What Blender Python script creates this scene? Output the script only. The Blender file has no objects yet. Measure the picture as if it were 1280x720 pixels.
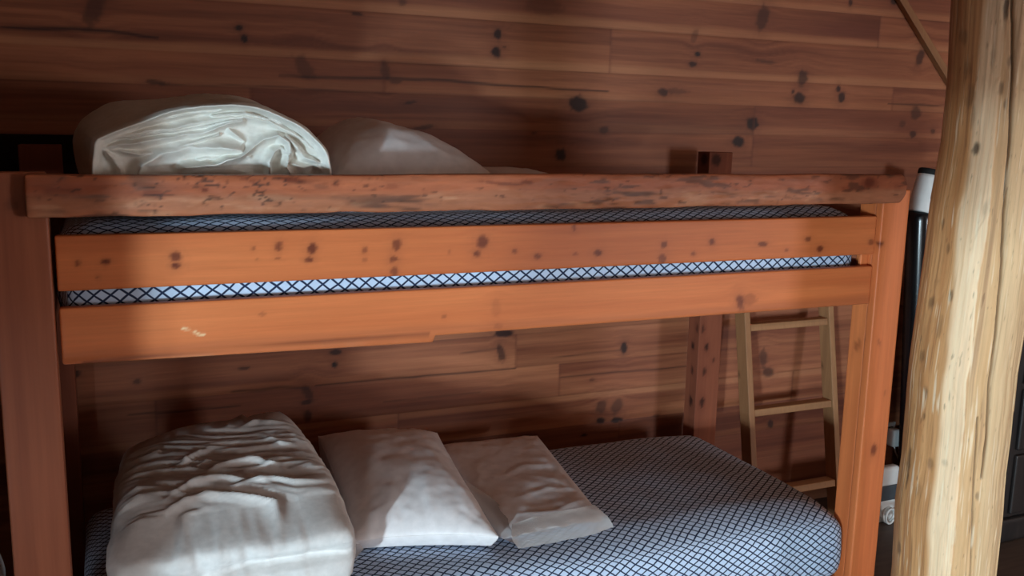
import bpy, math
import numpy as np
from mathutils import Matrix

D = bpy.data
COL = bpy.context.scene.collection
PI = math.pi

# ------------------------------------------------------------------ noise
def _h(ix, iy, iz, seed):
    n = (ix.astype(np.int64) * 374761393 + iy.astype(np.int64) * 668265263 +
         iz.astype(np.int64) * 2147483647 + seed * 1274126177) & 0x7fffffff
    n = ((n ^ (n >> 13)) * 1274126177) & 0x7fffffff
    n = ((n ^ (n >> 16)) * 668265263) & 0x7fffffff
    n = n ^ (n >> 15)
    return (n & 0xffff) / 65535.0

def vn(x, y, z=0.0, seed=0):
    x = np.asarray(x, float); y = np.asarray(y, float) + 0 * x; z = np.asarray(z, float) + 0 * x
    fx, fy, fz = np.floor(x), np.floor(y), np.floor(z)
    tx, ty, tz = x - fx, y - fy, z - fz
    tx = tx * tx * (3 - 2 * tx); ty = ty * ty * (3 - 2 * ty); tz = tz * tz * (3 - 2 * tz)
    r = 0
    for a in (0, 1):
        for b in (0, 1):
            for c in (0, 1):
                w = (tx if a else 1 - tx) * (ty if b else 1 - ty) * (tz if c else 1 - tz)
                r = r + w * _h(fx + a, fy + b, fz + c, seed)
    return r * 2 - 1

def fbm(x, y, z=0.0, seed=0, o=4, g=0.5):
    r = 0; a = 1.0; t = 0; f = 1.0
    for k in range(o):
        r = r + a * vn(np.asarray(x) * f, np.asarray(y) * f, np.asarray(z) * f, seed + 17 * k)
        t += a; a *= g; f *= 2.03
    return r / t

def sst(a, b, x):
    t = np.clip((x - a) / (b - a), 0, 1)
    return t * t * (3 - 2 * t)

def lin(*c):
    c = np.array(c, float) / 255.0
    return np.where(c <= .04045, c / 12.92, ((c + .055) / 1.055) ** 2.4)

def mix(a, b, t):
    t = np.asarray(t)[..., None]
    return a * (1 - t) + b * t

def pdist(px, pz, line):
    """distance of points to a polyline, and the side (+ above)"""
    best = np.full(px.shape, 1e9); par = np.zeros(px.shape)
    n = len(line) - 1
    for i in range(n):
        ax, az = line[i]; bx, bz = line[i + 1]
        dx, dz = bx - ax, bz - az
        L2 = dx * dx + dz * dz + 1e-12
        t = np.clip(((px - ax) * dx + (pz - az) * dz) / L2, 0, 1)
        d = np.hypot(px - ax - t * dx, pz - az - t * dz)
        m = d < best
        best = np.where(m, d, best); par = np.where(m, (i + t) / n, par)
    return best, par

# ------------------------------------------------------------------ mesh helpers
def link(name, V, F, m, parent=None, smooth=True, col=None, vec=None):
    me = D.meshes.new(name)
    me.from_pydata(np.asarray(V).tolist(), [], F)
    if smooth:
        me.polygons.foreach_set('use_smooth', [True] * len(me.polygons))
    if col is not None:
        a = me.attributes.new('tint', 'FLOAT_COLOR', 'POINT')
        c = np.ones((len(V), 4)); c[:, :3] = col
        a.data.foreach_set('color', c.ravel())
    if vec is not None:
        a = me.attributes.new('weave', 'FLOAT_VECTOR', 'POINT')
        a.data.foreach_set('vector', np.asarray(vec, float).ravel())
    me.update()
    me.materials.append(m)
    o = D.objects.new(name, me)
    COL.objects.link(o)
    if parent: o.parent = parent
    return o

def thing(name, label, cat, group=None, loc=(0, 0, 0)):
    o = D.objects.new(name, None); COL.objects.link(o)
    o.empty_display_size = .05
    o.location = loc
    return tag(o, label, cat, group)

def tag(o, label, cat, group=None):
    o['label'] = label; o['category'] = cat; o['kind'] = 'thing'
    if group: o['group'] = group
    return o

def structure(o):
    o['kind'] = 'structure'; return o

def grid_faces(nu, nv, off=0, wrap_u=False, flip=False):
    F = []
    for i in range(nu if wrap_u else nu - 1):
        i2 = (i + 1) % nu
        for j in range(nv - 1):
            f = (off + i * nv + j, off + i2 * nv + j, off + i2 * nv + j + 1, off + i * nv + j + 1)
            F.append(f[::-1] if flip else f)
    return F

def axis(a, b, step, r):
    if b - a < 4.2 * r:                                  # thin for its rounding: no second row beside the edge
        r = min(r, (b - a) * .45)
        n = max(2, int(round((b - a - 2 * r) / step)))
        mid = np.linspace(a + r, b - r, n + 1)[1:-1]
        e = [q * r for q in (0, .12, .35, .65, 1)]
        return np.concatenate([[a + q for q in e], mid, [b - q for q in e[::-1]]])
    n = max(1, int(round((b - a - 4 * r) / step)))
    mid = np.linspace(a + 2 * r, b - 2 * r, n + 1)
    return np.concatenate([[a, a + .35 * r, a + r], mid, [b - r, b - .35 * r, b]])

def box_grid(xs, ys, zs):
    """surface lattice of a box: returns V and quads"""
    nx, ny, nz = len(xs), len(ys), len(zs)
    ids = {}; V = []; F = []
    def vid(i, j, k):
        key = (i * ny + j) * nz + k
        q = ids.get(key)
        if q is None:
            q = len(V); ids[key] = q; V.append((xs[i], ys[j], zs[k]))
        return q
    for i in range(nx - 1):
        for j in range(ny - 1):
            F.append((vid(i, j, 0), vid(i, j + 1, 0), vid(i + 1, j + 1, 0), vid(i + 1, j, 0)))
            F.append((vid(i, j, nz - 1), vid(i + 1, j, nz - 1), vid(i + 1, j + 1, nz - 1), vid(i, j + 1, nz - 1)))
    for i in range(nx - 1):
        for k in range(nz - 1):
            F.append((vid(i, 0, k), vid(i + 1, 0, k), vid(i + 1, 0, k + 1), vid(i, 0, k + 1)))
            F.append((vid(i, ny - 1, k), vid(i, ny - 1, k + 1), vid(i + 1, ny - 1, k + 1), vid(i + 1, ny - 1, k)))
    for j in range(ny - 1):
        for k in range(nz - 1):
            F.append((vid(0, j, k), vid(0, j, k + 1), vid(0, j + 1, k + 1), vid(0, j + 1, k)))
            F.append((vid(nx - 1, j, k), vid(nx - 1, j + 1, k), vid(nx - 1, j + 1, k + 1), vid(nx - 1, j, k + 1)))
    return np.array(V), F

def rounded(V, lo, hi, r):
    lo = np.array(lo); hi = np.array(hi)
    q = np.clip(V, lo + r, hi - r)
    d = V - q
    n = np.linalg.norm(d, axis=1, keepdims=True)
    m = np.max(np.abs(d), axis=1, keepdims=True)
    return np.where(n > 1e-9, q + d / np.maximum(n, 1e-9) * np.minimum(m, r), V)

def rbox(name, lo, hi, r, step, m, parent=None, deform=None, color=None, vecf=None):
    st = step if hasattr(step, '__len__') else (step,) * 3
    ax = [axis(lo[i], hi[i], st[i], r) for i in range(3)]
    V, F = box_grid(*ax)
    raw = V.copy()
    V = rounded(V, lo, hi, r)
    if deform is not None: V = deform(V, raw)
    return link(name, V, F, m, parent, col=None if color is None else color(V), vec=None if vecf is None else vecf(raw, V))

def tube_mesh(path, r, n=10):
    P = np.array(path, float)
    T = np.gradient(P, axis=0); T /= np.linalg.norm(T, axis=1, keepdims=True)
    up = np.array([0, 0, 1.]) if abs(T[0][2]) < .9 else np.array([1., 0, 0])
    V = []
    for p, t in zip(P, T):
        a = np.cross(t, up); a /= np.linalg.norm(a); b = np.cross(t, a); up = np.cross(a, t)
        for k in range(n):
            th = 2 * PI * k / n
            V.append(p + r * (math.cos(th) * a + math.sin(th) * b))
    F = []
    for i in range(len(P) - 1):
        for k in range(n):
            k2 = (k + 1) % n
            F.append((i * n + k, i * n + k2, (i + 1) * n + k2, (i + 1) * n + k))
    F.append(tuple(range(n))[::-1]); F.append(tuple(range((len(P) - 1) * n, len(P) * n)))
    return np.array(V), F

def spline(pts, n=40):
    P = np.array(pts, float); k = len(P)
    t = np.linspace(0, k - 1, n); out = []
    for q in t:
        i = min(int(q), k - 2); f = q - i
        p0, p1, p2, p3 = P[max(i - 1, 0)], P[i], P[i + 1], P[min(i + 2, k - 1)]
        out.append(.5 * (2 * p1 + (p2 - p0) * f + (2 * p0 - 5 * p1 + 4 * p2 - p3) * f * f + (3 * p1 - p0 - 3 * p2 + p3) * f ** 3))
    return np.array(out)

# ------------------------------------------------------------------ materials
def mat(name):
    m = D.materials.new(name); m.use_nodes = True
    nt = m.node_tree; b = nt.nodes['Principled BSDF']
    return m, nt, b

def tinted_wood(name, rough, spec=.5, scale=(1, 1, 1), bump=.15, var=.22, coat=0):
    m, nt, b = mat(name)
    N, L = nt.nodes, nt.links
    at = N.new('ShaderNodeAttribute'); at.attribute_name = 'tint'
    tc = N.new('ShaderNodeTexCoord'); mp = N.new('ShaderNodeMapping'); mp.inputs['Scale'].default_value = scale
    ns = N.new('ShaderNodeTexNoise'); ns.inputs['Scale'].default_value = 1; ns.inputs['Detail'].default_value = 6; ns.inputs['Roughness'].default_value = .65
    mr = N.new('ShaderNodeMapRange'); mr.inputs[1].default_value = .25; mr.inputs[2].default_value = .75
    mr.inputs[3].default_value = 1 - var; mr.inputs[4].default_value = 1 + var
    mx = N.new('ShaderNodeMix'); mx.data_type = 'RGBA'; mx.blend_type = 'MULTIPLY'; mx.inputs[0].default_value = 1
    L.new(tc.outputs['Object'], mp.inputs[0]); L.new(mp.outputs[0], ns.inputs['Vector']); L.new(ns.outputs[0], mr.inputs[0])
    L.new(at.outputs['Color'], mx.inputs[6]); L.new(mr.outputs[0], mx.inputs[7]); L.new(mx.outputs[2], b.inputs['Base Color'])
    bp = N.new('ShaderNodeBump'); bp.inputs['Strength'].default_value = bump; bp.inputs['Distance'].default_value = .003
    L.new(ns.outputs[0], bp.inputs['Height']); L.new(bp.outputs[0], b.inputs['Normal'])
    b.inputs['Roughness'].default_value = rough; b.inputs['Specular IOR Level'].default_value = spec
    b.inputs['Coat Weight'].default_value = coat; b.inputs['Coat Roughness'].default_value = .3
    return m

def noisy(name, c1, c2, scale, rough=.6, bump=.1, stretch=(1, 1, 1), spec=.5, dist=.004, metal=0):
    m, nt, b = mat(name); N, L = nt.nodes, nt.links
    tc = N.new('ShaderNodeTexCoord'); mp = N.new('ShaderNodeMapping'); mp.inputs['Scale'].default_value = stretch
    ns = N.new('ShaderNodeTexNoise'); ns.inputs['Scale'].default_value = scale; ns.inputs['Detail'].default_value = 5
    cr = N.new('ShaderNodeValToRGB')
    cr.color_ramp.elements[0].position = .3; cr.color_ramp.elements[1].position = .7
    cr.color_ramp.elements[0].color = (*lin(*c1), 1); cr.color_ramp.elements[1].color = (*lin(*c2), 1)
    L.new(tc.outputs['Object'], mp.inputs[0]); L.new(mp.outputs[0], ns.inputs['Vector']); L.new(ns.outputs[0], cr.inputs[0]); L.new(cr.outputs[0], b.inputs['Base Color'])
    bp = N.new('ShaderNodeBump'); bp.inputs['Strength'].default_value = bump; bp.inputs['Distance'].default_value = dist
    L.new(ns.outputs[0], bp.inputs['Height']); L.new(bp.outputs[0], b.inputs['Normal'])
    b.inputs['Roughness'].default_value = rough; b.inputs['Specular IOR Level'].default_value = spec; b.inputs['Metallic'].default_value = metal
    return m

M_wall = tinted_wood('pine_wall_boards', .55, .35, (6, 6, 160), .12, .14)
M_bed = tinted_wood('varnished_pine_lengthwise', .45, .32, (5, 140, 140), .06, .10)
M_post = tinted_wood('varnished_pine_upright', .45, .32, (140, 140, 5), .06, .10)
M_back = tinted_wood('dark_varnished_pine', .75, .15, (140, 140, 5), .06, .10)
M_cross = tinted_wood('varnished_pine_crosswise', .4, .5, (140, 5, 140), .06, .10)
M_log = tinted_wood('stripped_log', .6, .35, (60, 60, 6), .12, .10)
M_live = tinted_wood('waney_edge_pine', .5, .4, (14, 90, 90), .4, .14)
M_lad = tinted_wood('raw_pine_ladder', .6, .35, (120, 120, 6), .08, .12)
M_ceil = noisy('ceiling_boards', (184, 146, 118), (206, 170, 142), 3, .6, .1, (1, 14, 1))
M_room = noisy('room_boards', (140, 96, 70), (166, 118, 88), 3, .6, .1, (1, 1, 14))
M_floor = noisy('dark_floor_boards', (78, 64, 56), (100, 82, 70), 4, .5, .1, (1, 12, 1))
M_cotton = noisy('white_cotton', (208, 206, 204), (222, 220, 218), 60, .85, .12, spec=.15)
M_ivory = noisy('white_cotton_duvet_end', (218, 216, 208), (232, 230, 223), 45, .85, .15, spec=.15)
M_sateen = noisy('white_pillow_cover', (220, 216, 217), (234, 230, 231), 40, .42, .12, spec=.5)
M_dark = noisy('near_black_stained_wood', (26, 22, 22), (42, 35, 33), 5, .45, .15, (8, 8, 1))
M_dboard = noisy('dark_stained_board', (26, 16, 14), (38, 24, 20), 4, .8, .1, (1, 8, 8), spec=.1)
M_black = noisy('gloss_black_enamel', (10, 11, 14), (16, 17, 21), 8, .22, .0)
M_matblack = noisy('matt_black', (8, 8, 8), (14, 14, 14), 8, .8, .05)
M_white = noisy('white_plastic', (214, 214, 212), (224, 224, 222), 20, .4, .02)
M_grey = noisy('dark_grey_plastic', (62, 68, 74), (74, 80, 86), 20, .45, .02)
M_bag = noisy('pale_grey_fabric', (180, 188, 194), (205, 212, 216), 30, .8, .2)
M_cord = noisy('white_cord', (215, 215, 212), (225, 225, 222), 20, .5, 0)
M_bolt = noisy('bolt_steel', (50, 42, 36), (70, 58, 48), 40, .5, .1, metal=.6)

def plastic_film():
    m, nt, b = mat('clear_plastic_film'); N, L = nt.nodes, nt.links
    out = N['Material Output']
    tr = N.new('ShaderNodeBsdfTransparent'); tr.inputs[0].default_value = (.93, .93, .94, 1)
    gl = N.new('ShaderNodeBsdfGlossy'); gl.inputs['Roughness'].default_value = .22
    df = N.new('ShaderNodeBsdfDiffuse'); df.inputs[0].default_value = (.85, .85, .85, 1)
    ns = N.new('ShaderNodeTexNoise'); ns.inputs['Scale'].default_value = 60
    bp = N.new('ShaderNodeBump'); bp.inputs['Strength'].default_value = .6; bp.inputs['Distance'].default_value = .004
    L.new(ns.outputs[0], bp.inputs['Height']); L.new(bp.outputs[0], gl.inputs['Normal'])
    fr = N.new('ShaderNodeFresnel'); fr.inputs[0].default_value = 1.5
    a = N.new('ShaderNodeMixShader'); c = N.new('ShaderNodeMixShader'); c.inputs[0].default_value = .38
    L.new(fr.outputs[0], a.inputs[0]); L.new(tr.outputs[0], a.inputs[1]); L.new(gl.outputs[0], a.inputs[2])
    L.new(a.outputs[0], c.inputs[1]); L.new(df.outputs[0], c.inputs[2]); L.new(c.outputs[0], out.inputs[0])
    N.remove(b)
    return m
M_film = plastic_film()

def net_fabric():
    """blue grey cotton printed with a navy diamond net; 'weave' runs over the edges of the mattress"""
    m, nt, b = mat('diamond_net_sheet'); N, L = nt.nodes, nt.links
    at = N.new('ShaderNodeAttribute'); at.attribute_name = 'weave'
    ns = N.new('ShaderNodeTexNoise'); ns.inputs['Scale'].default_value = 14; ns.inputs['Detail'].default_value = 2
    L.new(at.outputs['Vector'], ns.inputs['Vector'])
    sub = N.new('ShaderNodeVectorMath'); sub.operation = 'SUBTRACT'; sub.inputs[1].default_value = (.5, .5, .5)
    L.new(ns.outputs['Color'], sub.inputs[0])
    sc = N.new('ShaderNodeVectorMath'); sc.operation = 'SCALE'; sc.inputs['Scale'].default_value = .012
    L.new(sub.outputs[0], sc.inputs[0])
    ad = N.new('ShaderNodeVectorMath'); ad.operation = 'ADD'
    L.new(at.outputs['Vector'], ad.inputs[0]); L.new(sc.outputs[0], ad.inputs[1])
    sp = N.new('ShaderNodeSeparateXYZ'); L.new(ad.outputs[0], sp.inputs[0])
    def mth(op, a, bb):
        n = N.new('ShaderNodeMath'); n.operation = op
        for k, q in enumerate((a, bb)):
            if q is None: continue
            if isinstance(q, (int, float)): n.inputs[k].default_value = q
            else: L.new(q, n.inputs[k])
        return n.outputs[0]
    u = mth('DIVIDE', sp.outputs[0], .0318); v = mth('DIVIDE', sp.outputs[1], .0250)
    ds = []
    for op in ('ADD', 'SUBTRACT'):
        f = mth('FRACT', mth(op, u, v), None)
        ds.append(mth('ABSOLUTE', mth('SUBTRACT', f, .5), None))
    d = mth('MAXIMUM', ds[0], ds[1])
    mr = N.new('ShaderNodeMapRange'); mr.inputs[1].default_value = .365; mr.inputs[2].default_value = .425
    L.new(d, mr.inputs[0])
    n2 = N.new('ShaderNodeTexNoise'); n2.inputs['Scale'].default_value = 90
    L.new(at.outputs['Vector'], n2.inputs['Vector'])
    cr = N.new('ShaderNodeValToRGB'); cr.color_ramp.elements[0].color = (*lin(188, 206, 230), 1); cr.color_ramp.elements[1].color = (*lin(204, 220, 242), 1)
    L.new(n2.outputs[0], cr.inputs[0])
    mx = N.new('ShaderNodeMix'); mx.data_type = 'RGBA'
    L.new(mr.outputs[0], mx.inputs[0]); L.new(cr.outputs[0], mx.inputs[6]); mx.inputs[7].default_value = (*lin(32, 44, 74), 1)
    L.new(mx.outputs[2], b.inputs['Base Color'])
    bp = N.new('ShaderNodeBump'); bp.inputs['Strength'].default_value = .15; bp.inputs['Distance'].default_value = .002
    L.new(n2.outputs[0], bp.inputs['Height']); L.new(bp.outputs[0], b.inputs['Normal'])
    b.inputs['Roughness'].default_value = .8; b.inputs['Specular IOR Level'].default_value = .2
    return m
M_net = net_fabric()

# ------------------------------------------------------------------ wood colouring
PAL_WALL = dict(lo=lin(114, 61, 41), hi=lin(166, 102, 70), sap=lin(178, 118, 82), knot=lin(48, 26, 22), red=lin(118, 64, 48))
PAL_BED = dict(lo=lin(186, 97, 54), hi=lin(216, 124, 72), sap=lin(216, 142, 92), knot=lin(100, 42, 26), red=lin(172, 96, 62))
PAL_RED = dict(lo=lin(142, 80, 56), hi=lin(172, 102, 72), sap=lin(180, 106, 74), knot=lin(60, 30, 24), red=lin(130, 70, 50))
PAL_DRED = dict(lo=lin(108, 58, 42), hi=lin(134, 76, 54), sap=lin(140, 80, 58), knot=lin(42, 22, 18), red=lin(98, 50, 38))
PAL_LAD = dict(lo=lin(136, 94, 62), hi=lin(172, 124, 84), sap=lin(182, 136, 94), knot=lin(80, 48, 30), red=lin(132, 86, 56))

def wood(u, v, seed, pal, knots=(), fine=70, long=1.6, broad=12):
    v2 = v + .004 * fbm(u * 2.2, v * 8, 0, seed + 5, 2)
    for (ku, kv, ru, rv, ang, st) in knots:
        d2 = ((u - ku) / (ru * 3.2)) ** 2 + ((v - kv) / (rv * 2.6)) ** 2
        v2 = v2 - (v - kv) * .75 * np.exp(-d2)
    g = fbm(u * long, v2 * fine, 0, seed, 4, .6)
    b = fbm(u * long * .6, v2 * broad, 0, seed + 31, 3)
    t = np.clip(.5 + .45 * g + .5 * b, 0, 1)
    c = mix(pal['lo'], pal['hi'], t)
    c = mix(c, pal['red'], .5 * sst(.1, .7, fbm(u * .9, v2 * 7, 0, seed + 77, 2)))
    for (ku, kv, ru, rv, ang, st) in knots:
        a = math.radians(ang); du, dv = u - ku, v - kv
        wob = 1 + .22 * vn(u * 160, v * 160, 0, seed + 9)
        x = (du * math.cos(a) - dv * math.sin(a)) / ru; y = (du * math.sin(a) + dv * math.cos(a)) / rv
        d = np.hypot(x, y) * wob
        c = mix(c, pal['red'] * .7, .45 * st * np.exp(-(d / 2.0) ** 2))
        c = mix(c, pal['knot'], st * (1 - sst(.72, 1.35, d)))
    return c

def board(name, lo, hi, run, m, parent, pal, seed, knots=(), step=.02, across=.012, r=.004, deform=None, front=None, extra=None, **kw):
    """a plank lo..hi; run is the axis its grain follows; knots are (along, across) on the face looking towards -y"""
    st = [across] * 3; st[run] = step
    def color(V):
        if run == 0: u, v = V[:, 0], V[:, 2] + (V[:, 1] - lo[1])
        elif run == 2: u, v = V[:, 2], V[:, 0] + (V[:, 1] - lo[1])
        else: u, v = V[:, 1], V[:, 2] + (V[:, 0] - lo[0])
        c = wood(u, v, seed, pal, knots, **kw)
        return extra(V, c) if extra else c
    return rbox(name, lo, hi, r, st, m, parent, deform, color)

# ================================================================== SETTING
YW = .95                                   # inner face of the boarded wall behind the bed
XL, XR, YF, ZC = -3.2, 5.8, -6.0, 2.6       # the room: left, right, front wall, ceiling height
SEAMS = [0, .11, .225, .34, .455, .572, .692, .812, .93, 1.05, 1.165, 1.28, 1.39, 1.508, 1.615, 1.708, 1.855, 1.975, 2.10, 2.225, 2.35, 2.475, 2.61]
JOINTS = {16: [.255, 2.9], 17: [1.21], 15: [1.703, -.7], 13: [2.325, .5], 12: [2.325], 14: [.905, 3.0], 6: [1.374, -.35, 2.9], 5: [1.545, .2, 2.95], 4: [.95, 2.6], 3: [1.8], 7: [.5, 2.2]}
KN = [(0.471, 1.783, 0.01, 0.008, 0, 1), (0.486, 1.753, 0.008, 0.0105, 0, 1), (1.283, 1.812, 0.012, 0.014, 0, 1), (1.278, 1.757, 0.015, 0.015, 0, 1), (1.309, 1.773, 0.006, 0.004, 0, 0.6), (2.041, 1.85, 0.012, 0.024, 20, 0.35), (2.058, 1.788, 0.01, 0.0075, 0, 1), (2.04, 1.753, 0.015, 0.008, 0, 0.9), (2.336, 1.933, 0.024, 0.042, 15, 0.6), (1.585, 1.6, 0.032, 0.024, 0, 1), (1.922, 1.651, 0.018, 0.012, 0, 0.8), (1.975, 1.656, 0.048, 0.009, 0, 0.4), (2.538, 1.723, 0.021, 0.027, 10, 0.75), (2.529, 1.651, 0.024, 0.018, 20, 0.9), (2.497, 1.671, 0.006, 0.006, 0, 0.8), (2.717, 1.691, 0.01, 0.012, 0, 1), (2.736, 1.658, 0.016, 0.018, 0, 0.9), (3.126, 1.828, 0.016, 0.033, 20, 0.75), (2.32, 1.551, 0.024, 0.022, 0, 1), (2.26, 1.482, 0.023, 0.018, 0, 1), (3.132, 1.61, 0.026, 0.024, 0, 0.6), (3.064, 1.564, 0.016, 0.012, 0, 0.4), (3.126, 1.523, 0.016, 0.012, 0, 0.75), (3.235, 1.538, 0.012, 0.009, 0, 0.6), (1.524, 1.427, 0.018, 0.018, 0, 1), (1.689, 1.513, 0.015, 0.012, 0, 0.6), (1.42, 1.5, 0.009, 0.004, 0, 0.5), (0.092, 1.809, 0.02, 0.044, 25, 0.55), (0.658, 1.681, 0.02, 0.036, -35, 0.45), (0.907, 1.682, 0.012, 0.028, -10, 0.5), (0.82, 1.846, 0.018, 0.005, 5, 0.7), (1.035, 1.511, 0.03, 0.006, -10, 0.6), (0.987, 1.587, 0.018, 0.004, -10, 0.7), (0.943, 1.65, 0.02, 0.006, 0, 0.5), (0.963, 1.889, 0.012, 0.008, 0, 0.5), (2.742, 2.015, 0.008, 0.012, 0, 0.8), (2.959, 2.034, 0.015, 0.012, 0, 0.8), (1.446, 1.911, 0.066, 0.027, 0, 0.3), (2.36, 1.777, 0.048, 0.006, 5, 0.4), (-0.01, 0.794, 0.012, 0.01, 0, 0.8), (-0.023, 0.758, 0.01, 0.012, 0, 0.8), (0.154, 0.755, 0.01, 0.008, 0, 0.6), (0.653, 0.67, 0.012, 0.03, -20, 0.6), (0.647, 0.641, 0.015, 0.008, 0, 0.8), (0.652, 0.596, 0.012, 0.018, 0, 0.7), (0.744, 0.798, 0.018, 0.008, 0, 0.9), (0.738, 0.757, 0.009, 0.009, 0, 1), (0.461, 0.77, 0.018, 0.004, 0, 0.7), (1.327, 0.818, 0.033, 0.012, 0, 1), (1.316, 0.753, 0.012, 0.03, -15, 0.7), (1.806, 0.73, 0.012, 0.021, 0, 1), (1.722, 0.516, 0.02, 0.024, 10, 0.6), (1.721, 0.462, 0.016, 0.01, 0, 1), (1.786, 0.51, 0.02, 0.027, 15, 0.55), (1.789, 0.457, 0.021, 0.009, 0, 1), (1.653, 0.414, 0.012, 0.0045, 0, 1), (2.444, 0.642, 0.016, 0.032, -5, 0.6), (2.473, 0.58, 0.028, 0.018, 15, 0.7), (2.504, 0.361, 0.012, 0.015, 0, 0.8), (1.421, 0.439, 0.04, 0.006, 0, 0.6), (1.959, 0.454, 0.012, 0.006, 0, 0.4), (1.678, 0.62, 0.009, 0.006, 0, 0.4), (0.241, 1.621, 0.028, 0.006, 5, 0.6)]
CRACKS = [([(0.586, 1.652), (0.705, 1.653), (0.904, 1.66), (1.114, 1.659), (1.338, 1.652), (1.699, 1.647)], .005, .85),
          ([(-0.138, 1.748), (-0.063, 1.749), (0.034, 1.755), (0.133, 1.752), (0.25, 1.744)], .006, .9),
          ([(0.679, 0.694), (0.875, 0.697), (1.124, 0.691), (1.375, 0.691)], .004, .75),
          ([(0.123, 0.656), (0.28, 0.654), (0.443, 0.652)], .004, .7), ([(0.421, 0.698), (0.566, 0.697), (0.653, 0.686)], .006, .6),
          ([(1.548, 0.644), (1.743, 0.642), (2.091, 0.636)], .004, .6), ([(1.514, 0.717), (1.674, 0.722), (1.79, 0.722)], .003, .5),
          ([(2.978, 1.641), (3.284, 1.643)], .004, .7), ([(0.901, 0.618), (1.125, 0.615), (1.241, 0.618)], .003, .4),
          ([(1.166, 0.76), (1.239, 0.765), (1.313, 0.768)], .004, .5), ([(0.25, 1.617), (0.5, 1.62), (0.95, 1.612)], .003, .5)]

def wall_back():
    xs = np.concatenate([np.linspace(XL - .08, -.34, 40), np.arange(-.32, 3.5, .0062), np.linspace(3.52, XR + .08, 36)])
    zs = [0.0]
    for a, b in zip(SEAMS[:-1], SEAMS[1:]):
        if b < .25 or a > 2.2 or (a > .83 and b < 1.29):
            zs += [a + .003, a + .02, (a + b) / 2, b - .003]
        else:
            zs += list(np.linspace(a + .0015, b - .0015, int((b - a) / .0048)))
    zs = np.array(zs[1:])
    X, Z = np.meshgrid(xs, zs, indexing='ij')
    row = np.searchsorted(SEAMS, Z, side='right') - 1
    piece = np.zeros_like(X); edge = np.full(X.shape, 1e3)
    for r, js in JOINTS.items():
        for j in js:
            sel = row == r
            piece += np.where(sel & (X > j), 1, 0)
            edge = np.where(sel, np.minimum(edge, np.abs(X - j)), edge)
    seedv = row * 7.31 + piece * 3.77
    U = X + seedv * 5.1; Vv = Z + seedv * .37
    kn2 = []
    tone = np.zeros_like(X)
    # knots are given in wall coordinates: warp there, then add the per-board offsets
    Zw = Z + .004 * fbm(X * 2.2, Z * 8, 0, 5, 2)
    for (ku, kv, ru, rv, ang, st) in KN:
        d2 = ((X - ku) / (ru * 3.2)) ** 2 + ((Z - kv) / (rv * 2.4)) ** 2
        Zw = Zw - (Z - kv) * .7 * np.exp(-d2)
    g = fbm(U * 1.5, Zw * 75 + seedv, 0, 3, 4, .6)
    b = fbm(U * .9, Zw * 13 + seedv, 0, 41, 3)
    tone = .48 + .5 * g + .75 * b + .34 * (_h(row, piece, row * 0, 4) - .5)
    c = mix(PAL_WALL['lo'], PAL_WALL['hi'], np.clip(tone, 0, 1))
    c = mix(c, PAL_WALL['red'], .55 * sst(.0, .6, fbm(U * .7, Zw * 6 + seedv, 0, 91, 2)))
    S = np.array(SEAMS)
    up = Z - S[row]                                    # height above the lower seam of its board
    wav = .024 + .011 * fbm(X * 1.3, row * 1.7, 0, 22, 3)
    sap = np.array([.2, .2, .2, .3, .2, .15, .15, .15, .2, .2, .2, .2, .2, .3, .45, .85, .8, .7, .5, .3, .3, .3, .3])[row]
    c = mix(c, PAL_WALL['sap'], sap * (1 - sst(wav * .6, wav * 1.4, up)))
    c = mix(c, PAL_WALL['sap'], .5 * (row == 4) * sst(.545, .556, Z) )
    for (ku, kv, ru, rv, ang, st) in KN:
        a = math.radians(ang); du, dv = X - ku, Z - kv
        wob = 1 + .2 * vn(X * 90, Z * 90, 0, 9)
        x = (du * math.cos(a) - dv * math.sin(a)) / ru; y = (du * math.sin(a) + dv * math.cos(a)) / rv
        d = np.hypot(x, y) * wob
        c = mix(c, PAL_WALL['red'] * .75, .5 * st * np.exp(-(d / 1.9) ** 2))
        c = mix(c, PAL_WALL['knot'], st * (1 - sst(.75, 1.4, d)))
    for line, w, st in CRACKS:
        d, p = pdist(X, Z + .002 * vn(X * 18, 0 * X, 0, 3), line)
        c = mix(c, PAL_WALL['knot'], st * np.exp(-(d / (w * (.55 + .45 * np.sin(PI * np.clip(p, .02, .98))))) ** 2))
    near = np.minimum(Z - S[row], S[np.minimum(row + 1, len(S) - 1)] - Z)
    seam_st = .10 + .35 * _h(row, row * 0, row * 0, 15) * sst(-.2, .5, vn(X * 1.7, row * 3.1, 0, 29))
    c = mix(c, PAL_WALL['knot'], seam_st * np.exp(-(near / .0028) ** 2))
    c = mix(c, PAL_WALL['red'] * .8, .55 * np.exp(-(edge / .004) ** 2))
    Yv = YW + .0007 * np.exp(-(near / .003) ** 2) + .0004 * np.exp(-(edge / .004) ** 2) + .0006 * (_h(row, piece, row * 0, 2) - .5)
    V = np.stack([X, Yv, Z], -1).reshape(-1, 3)
    nu, nv = X.shape
    F = grid_faces(nu, nv)
    n = len(V)
    V = np.concatenate([V, [(a, b, c0) for b in (YW, YW + .08) for a, c0 in ((XL - .08, 0), (XR + .08, 0), (XR + .08, 2.61), (XL - .08, 2.61))]])
    F += [(n + 4, n + 7, n + 6, n + 5), (n, n + 4, n + 5, n + 1), (n + 3, n + 2, n + 6, n + 7), (n, n + 3, n + 7, n + 4), (n + 1, n + 5, n + 6, n + 2)]
    cc = np.concatenate([c.reshape(-1, 3), np.tile(PAL_WALL['lo'], (8, 1))])
    return structure(link('wall_back', V, F, M_wall, col=cc))
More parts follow.
